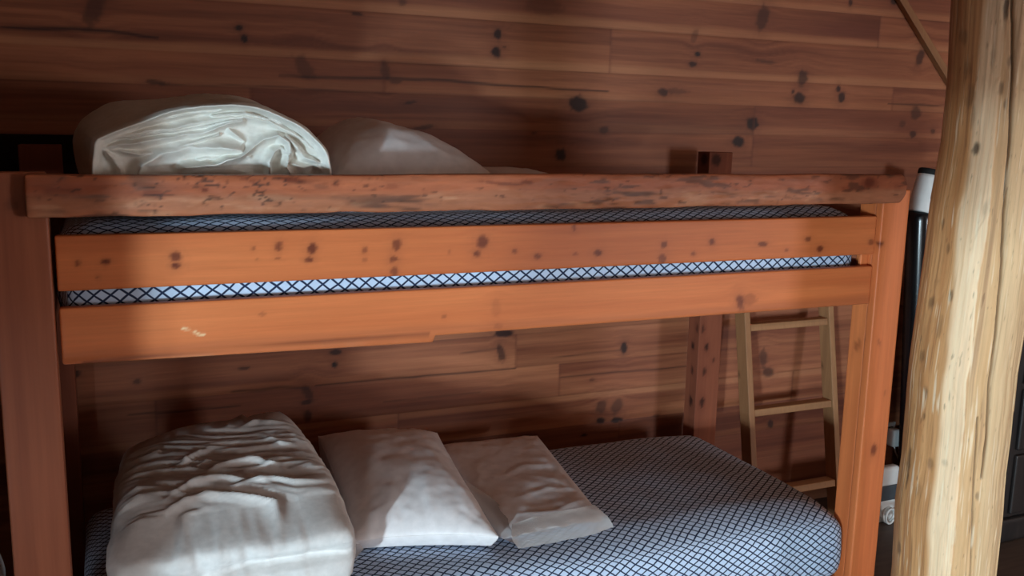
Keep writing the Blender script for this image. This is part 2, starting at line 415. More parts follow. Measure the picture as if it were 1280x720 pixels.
def slab(name, lo, hi, m):
    V = [(x, y, z) for x in (lo[0], hi[0]) for y in (lo[1], hi[1]) for z in (lo[2], hi[2])]
    F = [(0, 1, 3, 2), (4, 6, 7, 5), (0, 4, 5, 1), (2, 3, 7, 6), (0, 2, 6, 4), (1, 5, 7, 3)]
    return structure(link(name, V, F, m, smooth=False))
wall_back()
slab('floor', (XL, YF, -.06), (XR, YW + .08, 0), M_floor)
slab('ceiling', (XL, YF, ZC), (XR, YW + .08, ZC + .06), M_ceil)
LY0, LY1, LZ0, LZ1 = -5.1, -4.0, .285, .405             # low window in the left wall, behind the viewer
def wall_left():
    ys = [YF, LY0, LY1, YW + .08]; zs = [0, LZ0, LZ1, ZC]; V = []; F = []
    for xx in (XL, XL - .1):
        for y in ys:
            for z in zs: V.append((xx, y, z))
    def q(i, k, s): return s * 16 + i * 4 + k
    for i in range(3):
        for k in range(3):
            if i == 1 and k == 1: continue
            F.append((q(i, k, 0), q(i + 1, k, 0), q(i + 1, k + 1, 0), q(i, k + 1, 0)))
            F.append((q(i, k, 1), q(i, k + 1, 1), q(i + 1, k + 1, 1), q(i + 1, k, 1)))
    for a, b in (((1, 1), (2, 1)), ((2, 1), (2, 2)), ((2, 2), (1, 2)), ((1, 2), (1, 1))):
        F.append((q(*b, 0), q(*a, 0), q(*a, 1), q(*b, 1)))
    return structure(link('wall_left', V, F, M_room, smooth=False))
wall_left()
slab('light_block_left', (XL, -.98, 0), (-.54, -.90, ZC), M_room)  # unseen panel, added to shade the left end of the bed
slab('light_cut_panel', (XL, -2.36, 1.12), (-1.05, -2.30, ZC), M_room)  # unseen panel, added to keep low window light off the upper wall
def sloping_light_cut():                                   # unseen, added to shade the pillar top; lower edge rises to that side
    V = [(x, y, z) for y in (-2.36, -2.30) for x, z in ((-1.05, .905), (-.02, 1.095), (-.02, ZC), (-1.05, ZC))]
    F = [(0, 1, 2, 3), (7, 6, 5, 4), (0, 4, 5, 1), (1, 5, 6, 2), (2, 6, 7, 3), (3, 7, 4, 0)]
    return structure(link('light_cut_panel_sloping', V, F, M_room, smooth=False))
sloping_light_cut()      # added light cutter behind the viewer
slab('wall_right', (XR, YF, 0), (XR + .08, YW + .08, ZC), M_room)
# front wall with a window opening and an added one for fill light
WX0, WX1, WZ0, WZ1 = 4.3, 5.4, .5, 1.6
VX0, VX1, VZ0, VZ1 = -2.7, -1.8, .5, 1.1
def wall_front():
    xs = [XL, VX0, VX1, WX0, WX1, XR]; zs = [0, VZ0, VZ1, WZ1, ZC]; V = []; F = []            # both sills at the same height
    hole = lambda i, k: (i == 1 and k == 1) or (i == 3 and k in (1, 2))
    for yy in (YF, YF - .1):
        for x in xs:
            for z in zs: V.append((x, yy, z))
    def q(i, k, s): return s * 30 + i * 5 + k
    for i in range(5):
        for k in range(4):
            if hole(i, k): continue
            F.append((q(i, k, 0), q(i, k + 1, 0), q(i + 1, k + 1, 0), q(i + 1, k, 0)))
            F.append((q(i, k, 1), q(i + 1, k, 1), q(i + 1, k + 1, 1), q(i, k + 1, 1)))
    for i, k0, k1 in ((1, 1, 2), (3, 1, 3)):                # reveals of the two openings
        for a, b in [((i, k0), (i + 1, k0)), ((i + 1, k1), (i, k1))] + [((i + 1, k), (i + 1, k + 1)) for k in range(k0, k1)] + [((i, k + 1), (i, k)) for k in range(k0, k1)]:
            F.append((q(*a, 0), q(*b, 0), q(*b, 1), q(*a, 1)))
    return structure(link('wall_front', V, F, M_room, smooth=False))
wall_front()
def frame_window(name, x0, x1, z0, z1, y, w=.05, turn=None):
    V = []; F = []
    def bx(a, b):
        n = len(V)
        for x in (a[0], b[0]):
            for yy in (a[1], b[1]):
                for z in (a[2], b[2]): V.append((x, yy, z))
        for f in ((0, 1, 3, 2), (4, 6, 7, 5), (0, 4, 5, 1), (2, 3, 7, 6), (0, 2, 6, 4), (1, 5, 7, 3)): F.append(tuple(n + i for i in f))
    bx((x0 - w, y - .02, z0 - w), (x1 + w, y + .03, z0)); bx((x0 - w, y - .02, z1), (x1 + w, y + .03, z1 + w))
    bx((x0 - w, y - .02, z0), (x0, y + .03, z1)); bx((x1, y - .02, z0), (x1 + w, y + .03, z1))
    if turn is not None:                                # the same frame set into the left wall
        V = [(turn + (yy - y), x, z) for x, yy, z in V]; F = [f[::-1] for f in F]
    return structure(link(name, V, F, M_white, smooth=False))
frame_window('window_1', WX0, WX1, WZ0, WZ1, YF)
frame_window('fill_window', VX0, VX1, VZ0, VZ1, YF)  # added window, only there to carry the fill light
frame_window('window_2', LY0, LY1, LZ0, LZ1, 0, turn=XL)

# ================================================================== BUNK BED
L0 = 2.016
bed = thing('bunk_bed', 'orange pine bunk bed with wide side rails and a rough bark-edged top rail', 'bunk bed')
KMID = [(0.041, 1.248, 0.004, 0.006, 0, 0.6), (0.089, 1.249, 0.006, 0.005, -10, 0.9), (0.075, 1.219, 0.0025, 0.004, 0, 0.6), (0.215, 1.254, 0.009, 0.009, 0, 0.85), (0.215, 1.236, 0.008, 0.006, 0, 0.9), (0.362, 1.266, 0.0035, 0.004, 0, 0.5), (0.413, 1.268, 0.006, 0.010, 10, 0.75), (0.412, 1.243, 0.005, 0.003, 0, 0.5), (0.371, 1.243, 0.003, 0.003, 0, 0.3), (0.481, 1.261, 0.008, 0.011, 10, 0.9), (0.475, 1.238, 0.007, 0.005, 0, 0.8), (0.592, 1.254, 0.005, 0.006, 0, 0.55), (0.662, 1.263, 0.009, 0.012, 15, 0.75), (0.655, 1.233, 0.009, 0.006, 0, 0.7), (0.657, 1.206, 0.008, 0.010, 0, 0.65), (0.592, 1.233, 0.004, 0.004, 0, 0.3), (0.86, 1.263, 0.013, 0.014, 25, 0.85), (0.847, 1.238, 0.008, 0.006, 10, 0.8), (0.94, 1.24, 0.006, 0.005, 0, 0.6), (0.997, 1.227, 0.008, 0.006, 0, 0.7), (1.094, 1.228, 0.006, 0.004, 0, 0.4), (1.156, 1.229, 0.011, 0.007, 0, 0.85), (1.089, 1.291, 0.005, 0.008, 0, 0.6), (1.337, 1.243, 0.008, 0.008, 0, 0.75), (1.334, 1.207, 0.011, 0.01, 0, 0.7), (1.425, 1.218, 0.006, 0.005, 0, 0.6), (1.478, 1.246, 0.008, 0.008, 10, 0.85), (1.634, 1.235, 0.014, 0.006, 0, 0.8), (1.713, 1.216, 0.0045, 0.004, 0, 0.5), (1.782, 1.244, 0.0095, 0.006, 0, 0.7), (1.825, 1.217, 0.011, 0.008, 0, 0.85), (2.002, 1.229, 0.01, 0.008, 0, 0.6), (0.783, 1.244, 0.003, 0.004, 0, 0.3)]
KBOT = [(1.576, 1.086, 0.01, 0.02, -20, 0.85), (1.6, 1.093, 0.025, 0.014, 0, 0.35), (0.771, 1.099, 0.004, 0.004, 0, 0.4), (0.377, 1.129, 0.006, 0.004, 0, 0.3), (0.901, 1.068, 0.01, 0.007, 0, 0.3), (0.896, 1.112, 0.012, 0.02, 0, 0.15)]
KTOP = [(-0.015, 1.375, 0.0035, 0.0035, 0, 1), (0.024, 1.385, 0.028, 0.01, 0, 0.45), (0.175, 1.378, 0.02, 0.009, 5, 0.55), (0.435, 1.407, 0.028, 0.006, 8, 0.8), (0.521, 1.397, 0.006, 0.004, 0, 0.6), (0.637, 1.392, 0.014, 0.006, 0, 0.35), (0.724, 1.354, 0.02, 0.003, -3, 0.6), (0.771, 1.357, 0.014, 0.004, -3, 0.5), (0.945, 1.399, 0.016, 0.005, 0, 0.6), (0.888, 1.397, 0.048, 0.004, 5, 0.5), (1.137, 1.358, 0.02, 0.008, 0, 0.5), (1.233, 1.357, 0.016, 0.006, 0, 0.35), (1.456, 1.374, 0.042, 0.006, -3, 0.4), (1.588, 1.371, 0.036, 0.006, 0, 0.45), (1.931, 1.395, 0.014, 0.014, 10, 0.9), (1.931, 1.395, 0.028, 0.022, 0, 0.3), (0.269, 1.388, 0.006, 0.004, 20, 0.8), (0.076, 1.367, 0.012, 0.003, 5, 0.6), (1.856, 1.379, 0.018, 0.006, 0, 0.3), (2.03, 1.377, 0.012, 0.012, 0, 0.3), (0.349, 1.409, 0.02, 0.004, 25, 0.5), (1.126, 1.38, 0.008, 0.006, 0, 0.4)]

# the live-edge top rail, nailed over the posts
def top_rail():
    lo, hi = (-.037, -.047, 1.338), (2.067, -.0125, 1.4155)
    def deform(V, raw):
        V = V.copy(); x, y, z = V[:, 0].copy(), V[:, 1].copy(), V[:, 2].copy()
        t = (z - lo[2]) / (hi[2] - lo[2])
        fr = (y < lo[1] + .012)
        V[:, 2] += .0022 * fbm(x * 5, 0 * x, 0, 3, 3) * (t > .5) + .003 * fbm(x * 9, 0 * x, 0, 8, 3) * (t < .5)
        V[:, 1] += np.where(fr, .004 * np.abs(2 * t - 1) ** 2 + .0035 * (1 - t) * fbm(x * 26, z * 90, 0, 12, 3) + .0012 * fbm(x * 40, z * 120, 0, 19, 2), 0)
        e = sst(2.045, 2.067, x)
        V[:, 0] -= e * (.008 * np.clip((t - .75) * 4, 0, 1) + .014 * np.clip((.35 - t) * 3, 0, 1))
        V[:, 2] -= e * .004 * (t > .7)
        return V
    def extra(V, c):
        x, z = V[:, 0], V[:, 2]; t = (z - lo[2]) / (hi[2] - lo[2])
        bark = fbm(x * 6, z * 60, 0, 61, 4)
        low = sst(.62, .38, t + .18 * fbm(x * 3, z * 4, 0, 33, 3))
        c = mix(c, lin(176, 118, 86), .55 * low)
        c = mix(c, lin(196, 140, 106), .6 * low * sst(.15, .5, fbm(x * 16, z * 70, 0, 44, 4)))
        c = mix(c, lin(74, 50, 42), .8 * sst(.12, .42, bark) * (.25 + .75 * low) * sst(-.25, .25, fbm(x * 2.2, z * 6, 0, 66, 2)))
        c = mix(c, lin(66, 40, 32), .65 * sst(.18, .4, fbm(x * 16, z * 80, 0, 27, 3)) * sst(.05, .4, fbm(x * 4, z * 20, 0, 29, 2)))
        c = mix(c, lin(92, 70, 60), .7 * sst(.15, .02, np.abs(x - .1)) * sst(.0, .3, fbm(x * 12, z * 80, 0, 71, 3)))
        ln = np.abs(fbm(x * 18, z * 55, 0, 131, 3)) ; zone = np.maximum(np.exp(-((x - .06) / .05) ** 2), np.maximum(np.exp(-((x - .18) / .03) ** 2), sst(.3, .55, fbm(x * 3, z * 9, 0, 133, 2))))
        c = mix(c, lin(58, 36, 30), .8 * sst(.05, .015, ln) * zone)
        sp = fbm(x * 55, z * 130, 0, 51, 2)
        c = mix(c, lin(50, 26, 20), .6 * sst(.52, .72, sp))
        return c
    board('guard_rail', lo, hi, 0, M_live, bed, dict(PAL_BED, lo=lin(146, 78, 52), hi=lin(188, 108, 72), red=lin(146, 72, 50)), 301, KTOP, .0055, .0036, .006, deform, extra=extra)
top_rail()
board('side_rail', (.004, 0, 1.195), (L0, .026, 1.300), 0, M_bed, bed, PAL_BED, 311, KMID, .0055, .004, .004, fine=40, broad=8)
def bot_deform(V, raw):
    V = V.copy(); x, z = V[:, 0], V[:, 2]
    k = .0035 + .0115 * np.clip(x / .745, 0, 1)
    m = (z < 1.0575 + .012)
    V[:, 2] = np.where(m & (x < .748), z - k * (1 - np.clip((z - 1.0565) / .013, 0, 1)), z)
    line = 1.0585 + .003 * vn(x * 9, 0 * x, 0, 4)
    V[:, 1] += np.where((raw[:, 1] < .001) & (x < .74) & (np.abs(z - line) < .004), .0025, 0)
    return V
def bot_extra(V, c):
    x, z = V[:, 0], V[:, 2]
    d, p = pdist(x, z, [(.04, 1.0545), (.2, 1.059), (.45, 1.063), (.62, 1.0645), (.735, 1.0645)])
    c = mix(c, lin(80, 34, 22), .8 * np.exp(-(d / .003) ** 2) * (V[:, 1] < .01))
    c = mix(c, lin(205, 150, 112), .5 * sst(1.057, 1.050, z) * sst(.1, .5, fbm(x * 9, z * 40, 0, 6, 3)) * (x < .75))
    for pl in ([(.222, 1.1105), (.232, 1.107)], [(.243, 1.1025), (.253, 1.095), (.262, 1.0945)]):
        d, p = pdist(x, z, pl); c = mix(c, lin(236, 206, 160), .9 * np.exp(-(d / .0022) ** 2))
    c = mix(c, PAL_BED['red'] * .8, .45 * sst(1.088, 1.07, z + .008 * fbm(x * 3, z * 3, 0, 2, 2)))
    return c
board('side_rail', (.004, 0, 1.0565), (L0, .026, 1.163), 0, M_bed, bed, PAL_BED, 323, KBOT, .0055, .004, .005, bot_deform, extra=bot_extra, fine=40, broad=8)

# posts
KPR = [(.632, 2.068, .016, .010, 0, .8), (1.225, 2.026, .006, .006, 0, .9), (.95, 2.05, .012, .004, 20, .4), (.8, 2.09, .008, .004, 0, .3)]
board('post', (-.102, -.012, 0), (-.003, .016, 1.419), 2, M_post, bed, PAL_RED, 401, [(1.36, -.06, .01, .01, 0, .3)], .008, .006, .004)
board('post', (2.0215, -.012, 0), (2.1175, .016, 1.372), 2, M_post, bed, PAL_BED, 417, KPR, .008, .006, .005)
board('post_block', (-.085, .0165, 0), (-.005, .075, 1.40), 2, M_post, bed, PAL_RED, 431, (), .03, .02, .003)
board('post_block', (2.025, .0165, 0), (2.112, .075, 1.37), 2, M_post, bed, PAL_BED, 433, [(.93, 2.05, .02, .008, 20, .5)], .012, .012, .003)
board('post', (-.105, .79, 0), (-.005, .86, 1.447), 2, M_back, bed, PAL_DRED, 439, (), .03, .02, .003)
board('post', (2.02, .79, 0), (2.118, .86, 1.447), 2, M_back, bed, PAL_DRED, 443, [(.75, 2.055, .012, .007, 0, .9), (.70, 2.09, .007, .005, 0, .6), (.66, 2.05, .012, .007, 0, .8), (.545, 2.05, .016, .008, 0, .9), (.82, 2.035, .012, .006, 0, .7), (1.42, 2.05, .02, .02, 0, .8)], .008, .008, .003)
# rail cleats behind the side rails
for x0, x1 in ((1.996, 2.0235),):
    board('cleat', (x0, .0265, 1.06), (x1, .0375, 1.30), 2, M_post, bed, PAL_BED, 451, (), .04, .03, .003)
# end boards, back rails, bed bases, lower side rail
for x0 in (-.045, 2.05):
    for z0, z1 in ((1.06, 1.165), (1.215, 1.345), (.10, .205)):
        board('end_board', (x0, .076, z0), (x0 + .025, .789, z1), 1, M_cross, bed, PAL_RED, int(z0 * 100) + int(x0 * 10 + 5), (), .04, .03, .003)
for z0, z1 in ((1.06, 1.165), (.10, .205)):
    board('back_rail', (-.004, .80, z0), (2.019, .826, z1), 0, M_bed, bed, PAL_RED, int(z0 * 100) + 3, (), .05, .03, .003)
board('side_rail', (.004, 0, .10), (L0 + .012, .026, .205), 0, M_bed, bed, PAL_BED, 477, (), .04, .03, .004)
for z0 in (1.074, .209):
    board('bed_base', (.005, .028, z0), (2.0, .79, z0 + .022), 0, M_bed, bed, PAL_RED, 481, (), .06, .06, .003)

# ================================================================== MATTRESSES
def mattress(name, label, lo, hi, r, seed, step, bulge):
    def weave(raw, V):
        zt = hi[2]
        u = raw[:, 0].copy(); v = raw[:, 1].copy()
        dn = np.maximum(zt - raw[:, 2], 0)
        front = raw[:, 1] <= lo[1] + 1e-6; back = raw[:, 1] >= hi[1] - 1e-6
        end = (raw[:, 0] >= hi[0] - 1e-6); left = raw[:, 0] <= lo[0] + 1e-6
        v = np.where(front, v - dn, np.where(back, v + dn, v))
        u = np.where(end & ~front & ~back, u + dn, np.where(left & ~front & ~back, u - dn, u))
        return np.stack([u, v, 0 * u], -1)
    def deform(V, raw):
        V = V.copy(); x, y, z = V.T.copy()
        top = sst(lo[2] + .05, hi[2], z)
        V[:, 2] += top * bulge(x, y) + top * .003 * fbm(x * 6, y * 6, 0, seed, 3)
        m = raw[:, 1] <= lo[1] + r
        t = (z - lo[2]) / (hi[2] - lo[2])
        V[:, 1] += np.where(m, .003 * fbm(x * 7, z * 10, 0, seed + 4, 2) - .005 * np.sin(PI * np.clip(t, 0, 1)), 0)
        return V
    o = rbox(name, lo, hi, r, step, M_net, None, deform, None, weave)
    return tag(o, label, 'mattress', 'mattresses in diamond-net sheets')
mattress('mattress', 'upper mattress in blue-grey diamond-net sheet, showing through gaps between the side rails', (-.002, .040, 1.098), (2.012, .785, 1.318), .07, 5, (.008, .016, .006),
         lambda x, y: .010 * np.exp(-((x - .36) / .13) ** 2 - ((y - .05) / .06) ** 2))
mattress('mattress', 'lower mattress in blue-grey diamond-net sheet under the pillows and folded duvet', (.0, .002, .232), (2.020, .785, .460), .056, 9, (.016, .016, .012),
         lambda x, y: .004 * np.sin(PI * np.clip(y / .78, 0, 1)) - .014 * sst(1.75, 2.02, x) - .020 * sst(.15, .0, y) * sst(.9, 1.3, x))

# ================================================================== FOLDED DUVET ON TOP BUNK
def resample(line, n):
    P = np.array(line, float); d = np.r_[0, np.cumsum(np.hypot(*np.diff(P, axis=0).T))]
    s = np.linspace(0, d[-1], n)
    return np.stack([np.interp(s, d, P[:, 0]), np.interp(s, d, P[:, 1])], -1)
OUT = [(0.068, 1.366), (0.066, 1.39), (0.067, 1.415), (0.069, 1.45), (0.074, 1.474), (0.086, 1.487), (0.144, 1.511), (0.216, 1.538), (0.275, 1.548), (0.33, 1.555), (0.381, 1.553), (0.432, 1.535), (0.485, 1.504), (0.52, 1.469), (0.534, 1.43), (0.536, 1.39), (0.53, 1.366)]
SIL = [(0.055, 1.366), (0.043, 1.40), (0.037, 1.44), (0.04, 1.485), (0.064, 1.521), (0.119, 1.553), (0.211, 1.562), (0.28, 1.573), (0.335, 1.578), (0.39, 1.572), (0.435, 1.555), (0.50, 1.520), (0.543, 1.478), (0.562, 1.43), (0.564, 1.39), (0.558, 1.366)]
RIDGE = [(OUT, .010, .030), ([(0.078, 1.40), (0.080, 1.44), (0.09, 1.472), (0.15, 1.497), (0.22, 1.522), (0.33, 1.541), (0.38, 1.539), (0.43, 1.521), (0.478, 1.49), (0.51, 1.458), (0.522, 1.41)], .005, .020),
         ([(0.083, 1.425), (0.081, 1.462), (0.124, 1.485), (0.174, 1.494), (0.214, 1.499), (0.304, 1.52), (0.359, 1.526), (0.406, 1.518), (0.466, 1.488), (0.505, 1.455), (0.515, 1.417)], .008, .022),
         ([(0.095, 1.464), (0.153, 1.472), (0.213, 1.482), (0.28, 1.494), (0.31, 1.506), (0.354, 1.519)], .010, .024),
         ([(0.10, 1.462), (0.16, 1.449), (0.20, 1.457), (0.25, 1.469), (0.31, 1.489)], .006, .016),
         ([(0.15, 1.40), (0.165, 1.43), (0.20, 1.452), (0.255, 1.464), (0.31, 1.463), (0.35, 1.459)], .016, .026),
         ([(0.24, 1.423), (0.30, 1.431), (0.345, 1.446), (0.375, 1.465), (0.40, 1.484), (0.425, 1.489), (0.443, 1.475), (0.447, 1.455)], .010, .034),
         ([(0.405, 1.405), (0.405, 1.435), (0.415, 1.458), (0.43, 1.466), (0.445, 1.452), (0.44, 1.425), (0.45, 1.405)], .006, .030),
         ([(0.44, 1.487), (0.465, 1.462), (0.478, 1.445), (0.51, 1.435)], .008, .030),
         ([(0.455, 1.43), (0.475, 1.425), (0.50, 1.43), (0.515, 1.42)], .008, .022),
         ([(0.093, 1.462), (0.11, 1.445), (0.122, 1.42), (0.126, 1.39)], .006, .022),
         ([(0.087, 1.46), (0.086, 1.42), (0.085, 1.39)], .005, .022),
         ([(0.30, 1.528), (0.36, 1.5335), (0.41, 1.523), (0.46, 1.4955), (0.50, 1.468), (0.518, 1.43)], .0035, .024), ([(0.11, 1.478), (0.18, 1.489), (0.25, 1.499), (0.31, 1.513), (0.352, 1.5215)], .004, .022),
         ([(0.33, 1.50), (0.36, 1.475), (0.345, 1.462)], .008, .014), ([(0.27, 1.44), (0.32, 1.45), (0.37, 1.448)], .006, .012)]
def roll_duvet():
    NA = 320
    out = resample(spline(OUT, 120), NA); sil = resample(spline(SIL, 120), NA)
    ys = np.array([.030, .036, .046, .06, .08, .11, .15, .20, .26, .32, .38, .44, .50, .55, .585, .605])
    rings = []
    for y in ys:
        t = sst(.03, .36, y)
        P = out * (1 - t) + sil * t
        c = np.array([.305, 1.366])
        k = 1.0 - .03 * sst(.05, .03, y) - .45 * sst(.5, .61, y) ** 2
        P = c + (P - c) * k
        n = P - np.array([.305, 1.44]); n /= np.linalg.norm(n, axis=1, keepdims=True)
        w = .0035 * fbm(np.arange(NA) * .05, y * 9 + 0 * n[:, 0], 0, 7, 3) + .002 * np.sin(np.arange(NA) * .05 + y * 40)
        P = P + n * w[:, None] * (P[:, 1:2] > 1.372)
        P[:, 1] = np.maximum(P[:, 1], 1.362)
        rings.append(np.stack([P[:, 0], np.full(NA, y), P[:, 1]], -1))
    V = [np.concatenate(rings)]; F = []
    ny = len(ys)
    for i in range(ny - 1):
        for k in range(NA - 1):
            F.append((i * NA + k, (i + 1) * NA + k, (i + 1) * NA + k + 1, i * NA + k + 1))
        F.append((i * NA + NA - 1, (i + 1) * NA + NA - 1, (i + 1) * NA, i * NA))
    F.append(tuple((ny - 1) * NA + k for k in range(NA)))
    # open end with its folds
    NR = 84; base = ny * NA; cx, cz = .305, 1.43
    edge = rings[0]
    for r in range(1, NR + 1):
        s = 1 - r / NR * .985
        x = cx + (edge[:, 0] - cx) * s; z = cz + (edge[:, 2] - cz) * s
        h = np.zeros(NA)
        for line, w, amp in RIDGE:
            xx = x + .0025 * fbm(x * 40, z * 40, 0, 3, 2); zz = z + .0025 * fbm(x * 40, z * 40, 0, 13, 2)
            d, p = pdist(xx, zz, line)
            h = np.maximum(h, 1.4 * amp * np.exp(-(d / (w * .8)) ** 1.4) * (.8 + .2 * np.sin(p * 9)))
        inner = .046 * sst(0, .10, 1 - s)
        y = .028 + inner - np.minimum(h * sst(0, .12, 1 - s), .044) + .004 * fbm(x * 30, z * 60, 0, 23, 3) * sst(0, .1, 1 - s)
        V.append(np.stack([x, y, z], -1))
        a0 = (0 if r == 1 else base + (r - 2) * NA); a1 = base + (r - 1) * NA
        for k in range(NA):
            k2 = (k + 1) % NA
            F.append((a0 + k, a0 + k2, a1 + k2, a1 + k))
    F.append(tuple(base + (NR - 1) * NA + k for k in range(NA)))
    o = link('folded_duvet', np.concatenate(V), F, M_ivory)
    return tag(o, 'rolled white duvet on the upper mattress, its layered open end facing out above the rail', 'duvet', 'folded white duvets')
roll_duvet()

# ================================================================== FOLDED DUVET ON LOWER BUNK
WR = [([(0.13, 0.13), (0.156, 0.141), (0.229, 0.182), (0.299, 0.184), (0.383, 0.155), (0.446, 0.121), (0.496, 0.07), (0.53, 0.02)], .011, .010),
      ([(0.16, 0.165), (0.20, 0.215), (0.239, 0.243), (0.307, 0.253), (0.362, 0.227), (.42, .235)], .011, .009),
      ([(0.30, 0.185), (0.361, 0.222), (0.426, 0.224), (0.486, 0.192), (0.54, 0.124)], .010, .009),
      ([(0.235, 0.262), (0.309, 0.318), (0.364, 0.327), (0.408, 0.318), (0.457, 0.279), (0.51, 0.20)], .012, .010),
      ([(0.165, 0.38), (0.233, 0.371), (0.274, 0.412), (0.325, 0.441)], .010, .008), ([(0.34, 0.51), (0.413, 0.602), (0.477, 0.615)], .012, .008),
      ([(0.377, 0.515), (0.441, 0.541), (0.513, 0.494)], .012, .007), ([(0.075, 0.12), (0.111, 0.132), (0.144, 0.145)], .010, .012),
      ([(0.12, 0.32), (0.162, 0.44), (.2, .5)], .010, .009), ([(0.42, 0.49), (0.477, 0.394), (0.52, 0.27)], .012, .006), ([(0.09, 0.25), (0.191, 0.284)], .012, .008),
      ([(0.17, 0.10), (0.22, 0.14), (.28, .155)], .008, .005), ([(0.14, 0.06), (0.19, 0.11), (.24, .13)], .009, .006), ([(0.12, 0.03), (0.15, 0.09)], .009, .006),
      ([(.09, .19), (.14, .225), (.19, .235)], .01, .007), ([(.22, .33), (.30, .36), (.35, .35)], .008, .004)]
def block_duvet():
    lo, hi = (.078, .035, .468), (.572, .64, .70)
    def deform(V, raw):
        V = V.copy(); x, y, z = V.T.copy()
        t = np.clip((z - lo[2]) / (hi[2] - lo[2]), 0, 1)
        # height of the top: lower towards the front and the left
        H = .628 + .055 * sst(.03, .25, y) + .035 * sst(.2, .62, y)
        H = H - .030 * sst(.30, .07, x) * sst(.1, .5, y) - .012 * sst(.5, .60, y) * sst(.4, .1, x) + .012 * np.exp(-((x - .50) / .07) ** 2 - ((y - .58) / .12) ** 2)
        wr = np.zeros(len(x))
        for line, w, amp in WR:
            d, p = pdist(x, y, line)
            wr = np.maximum(wr, amp * 1.25 * np.exp(-(d / (w * .75)) ** 1.5) * sst(0, .45, p) * sst(1, .55, p))
        fold = fbm(x * 5 + y * 2.5, y * 26 + x * 5 + 1.2 * vn(x * 6, y * 6, 0, 5), 0, 3, 3)
        wr += .0075 * (1 - np.abs(fold) * 2.2) * sst(.10, .2, y) + .004 * fbm(x * 5 + y * 4, y * 9, 0, 31, 2)
        wr += .007 * fbm(x * 32 - y * 10, y * 6, 0, 37, 2) * sst(.2, .08, y)
        V[:, 2] = lo[2] + t * (H - lo[2]) + sst(.55, 1, t) * wr * 1.25
        # front: the turned-over layer bulges above a crease, the lower layer shows under it
        fr = sst(.16, .03, y)
        zc = .556 + .028 * sst(.42, .12, x)
        zz = V[:, 2]
        prof = -.030 * np.exp(-((zz - .610) / .04) ** 2) + .046 * np.exp(-((zz - zc) / .011) ** 2) * sst(.13, .22, x) * sst(.60, .5, x) - .012 * np.exp(-((zz - .515) / .03) ** 2)
        prof += .010 * fbm(x * 30 + zz * 8, zz * 5, 0, 77, 3) * sst(.70, .6, zz)
        V[:, 1] += fr * prof
        # sides: soft, uneven, with the left lower corner pushed out
        sd = .014 * np.sin(PI * t)
        lf = sst(lo[0] + .06, lo[0], x); rt = sst(hi[0] - .06, hi[0], x)
        V[:, 0] += rt * (sd + .004 * fbm(y * 12, zz * 20, 0, 5, 3)) - lf * (sd * .6 + .010 * fbm(y * 10, zz * 16, 0, 8, 3) + .016 * np.exp(-((y - .11) / .05) ** 2 - ((zz - .6) / .04) ** 2))
        V[:, 0] += .030 * sst(.35, .62, y) * sst(.25, .05, x)
        V[:, 0] -= .030 * sst(.3, .64, y) * sst(.45, .572, x)
        return V
    o = rbox('folded_duvet', lo, hi, .05, (.0048, .0048, .0075), M_cotton, None, deform)
    return tag(o, 'thick folded white duvet with creased top, on the lower mattress beside the left post', 'duvet', 'folded white duvets')
block_duvet()

# ================================================================== PILLOWS
def pillow(name, corners, base, hmax, seed, label, group, m, n=(72, 84), power=3.0, wrinkle=1.0, peak=None, pinch=.05, edge=.012, folds=()):
    """corners: FL, FR, BR, BL as (x, y, z of the seam); base: height of what it lies on"""
    FL, FR, BR, BL = [np.array(c, float) for c in corners]
    nu, nv = n
    uu = np.sin(np.linspace(-PI / 2, PI / 2, nu)); vv = np.sin(np.linspace(-PI / 2, PI / 2, nv))
    U, W = np.meshgrid(uu, vv, indexing='ij')
    Us = U * (1 - pinch * (1 - W ** 2) * np.abs(U)); Ws = W * (1 - pinch * (1 - U ** 2) * np.abs(W))
    a = ((Us + 1) / 2)[..., None]; b = ((Ws + 1) / 2)[..., None]
    P = (FL * (1 - a) + FR * a) * (1 - b) + (BL * (1 - a) + BR * a) * b
    dome = np.clip((1 - np.abs(U) ** power) * (1 - np.abs(W) ** power), 0, 1) ** .62
    if peak is not None:
        dome = dome * (1 + peak[0] * U + peak[1] * W)
    rim = np.minimum(1 - np.abs(U), 1 - np.abs(W))
    wr = .006 * fbm(P[..., 0] * 13, P[..., 1] * 13, 0, seed, 3) * np.sqrt(np.clip(rim * 4, 0, 1))
    wr += .010 * np.clip(rim * 5, 0, 1) * np.exp(-rim * 4.5) * fbm(P[..., 0] * 34, P[..., 1] * 34, 0, seed + 3, 2)
    for line, w, amp in folds:
        d, p = pdist(P[..., 0], P[..., 1], line)
        wr += amp * np.exp(-(d / w) ** 2) * np.sin(PI * np.clip(p, .02, .98)) ** .5 * np.clip(rim * 8, 0, 1)
    T = P.copy(); T[..., 2] = np.maximum(P[..., 2] + dome * hmax + wr * wrinkle, base + .003)
    B = P.copy(); B[..., 2] = P[..., 2] - edge * np.clip(rim * 8, 0, 1) - (P[..., 2] - edge - base - .002) * np.clip(rim * 16, 0, 1) ** .6
    B[..., 2] = np.maximum(B[..., 2], base + .001)
    lip = .004
    V = np.concatenate([T.reshape(-1, 3), B.reshape(-1, 3)])
    F = grid_faces(nu, nv) + grid_faces(nu, nv, nu * nv, flip=True)
    # join the rims
    ring = [(i, 0) for i in range(nu)] + [(nu - 1, j) for j in range(1, nv)] + [(i, nv - 1) for i in range(nu - 2, -1, -1)] + [(0, j) for j in range(nv - 2, 0, -1)]
    idx = [i * nv + j for i, j in ring]
    for k in range(len(idx)):
        p, q = idx[k], idx[(k + 1) % len(idx)]
        F.append((p, p + nu * nv, q + nu * nv, q))
    V[nu * nv:, 2] -= 0
    o = link(name, V, F, m)
    tag(o, label, 'pillow', group)
    return o, T

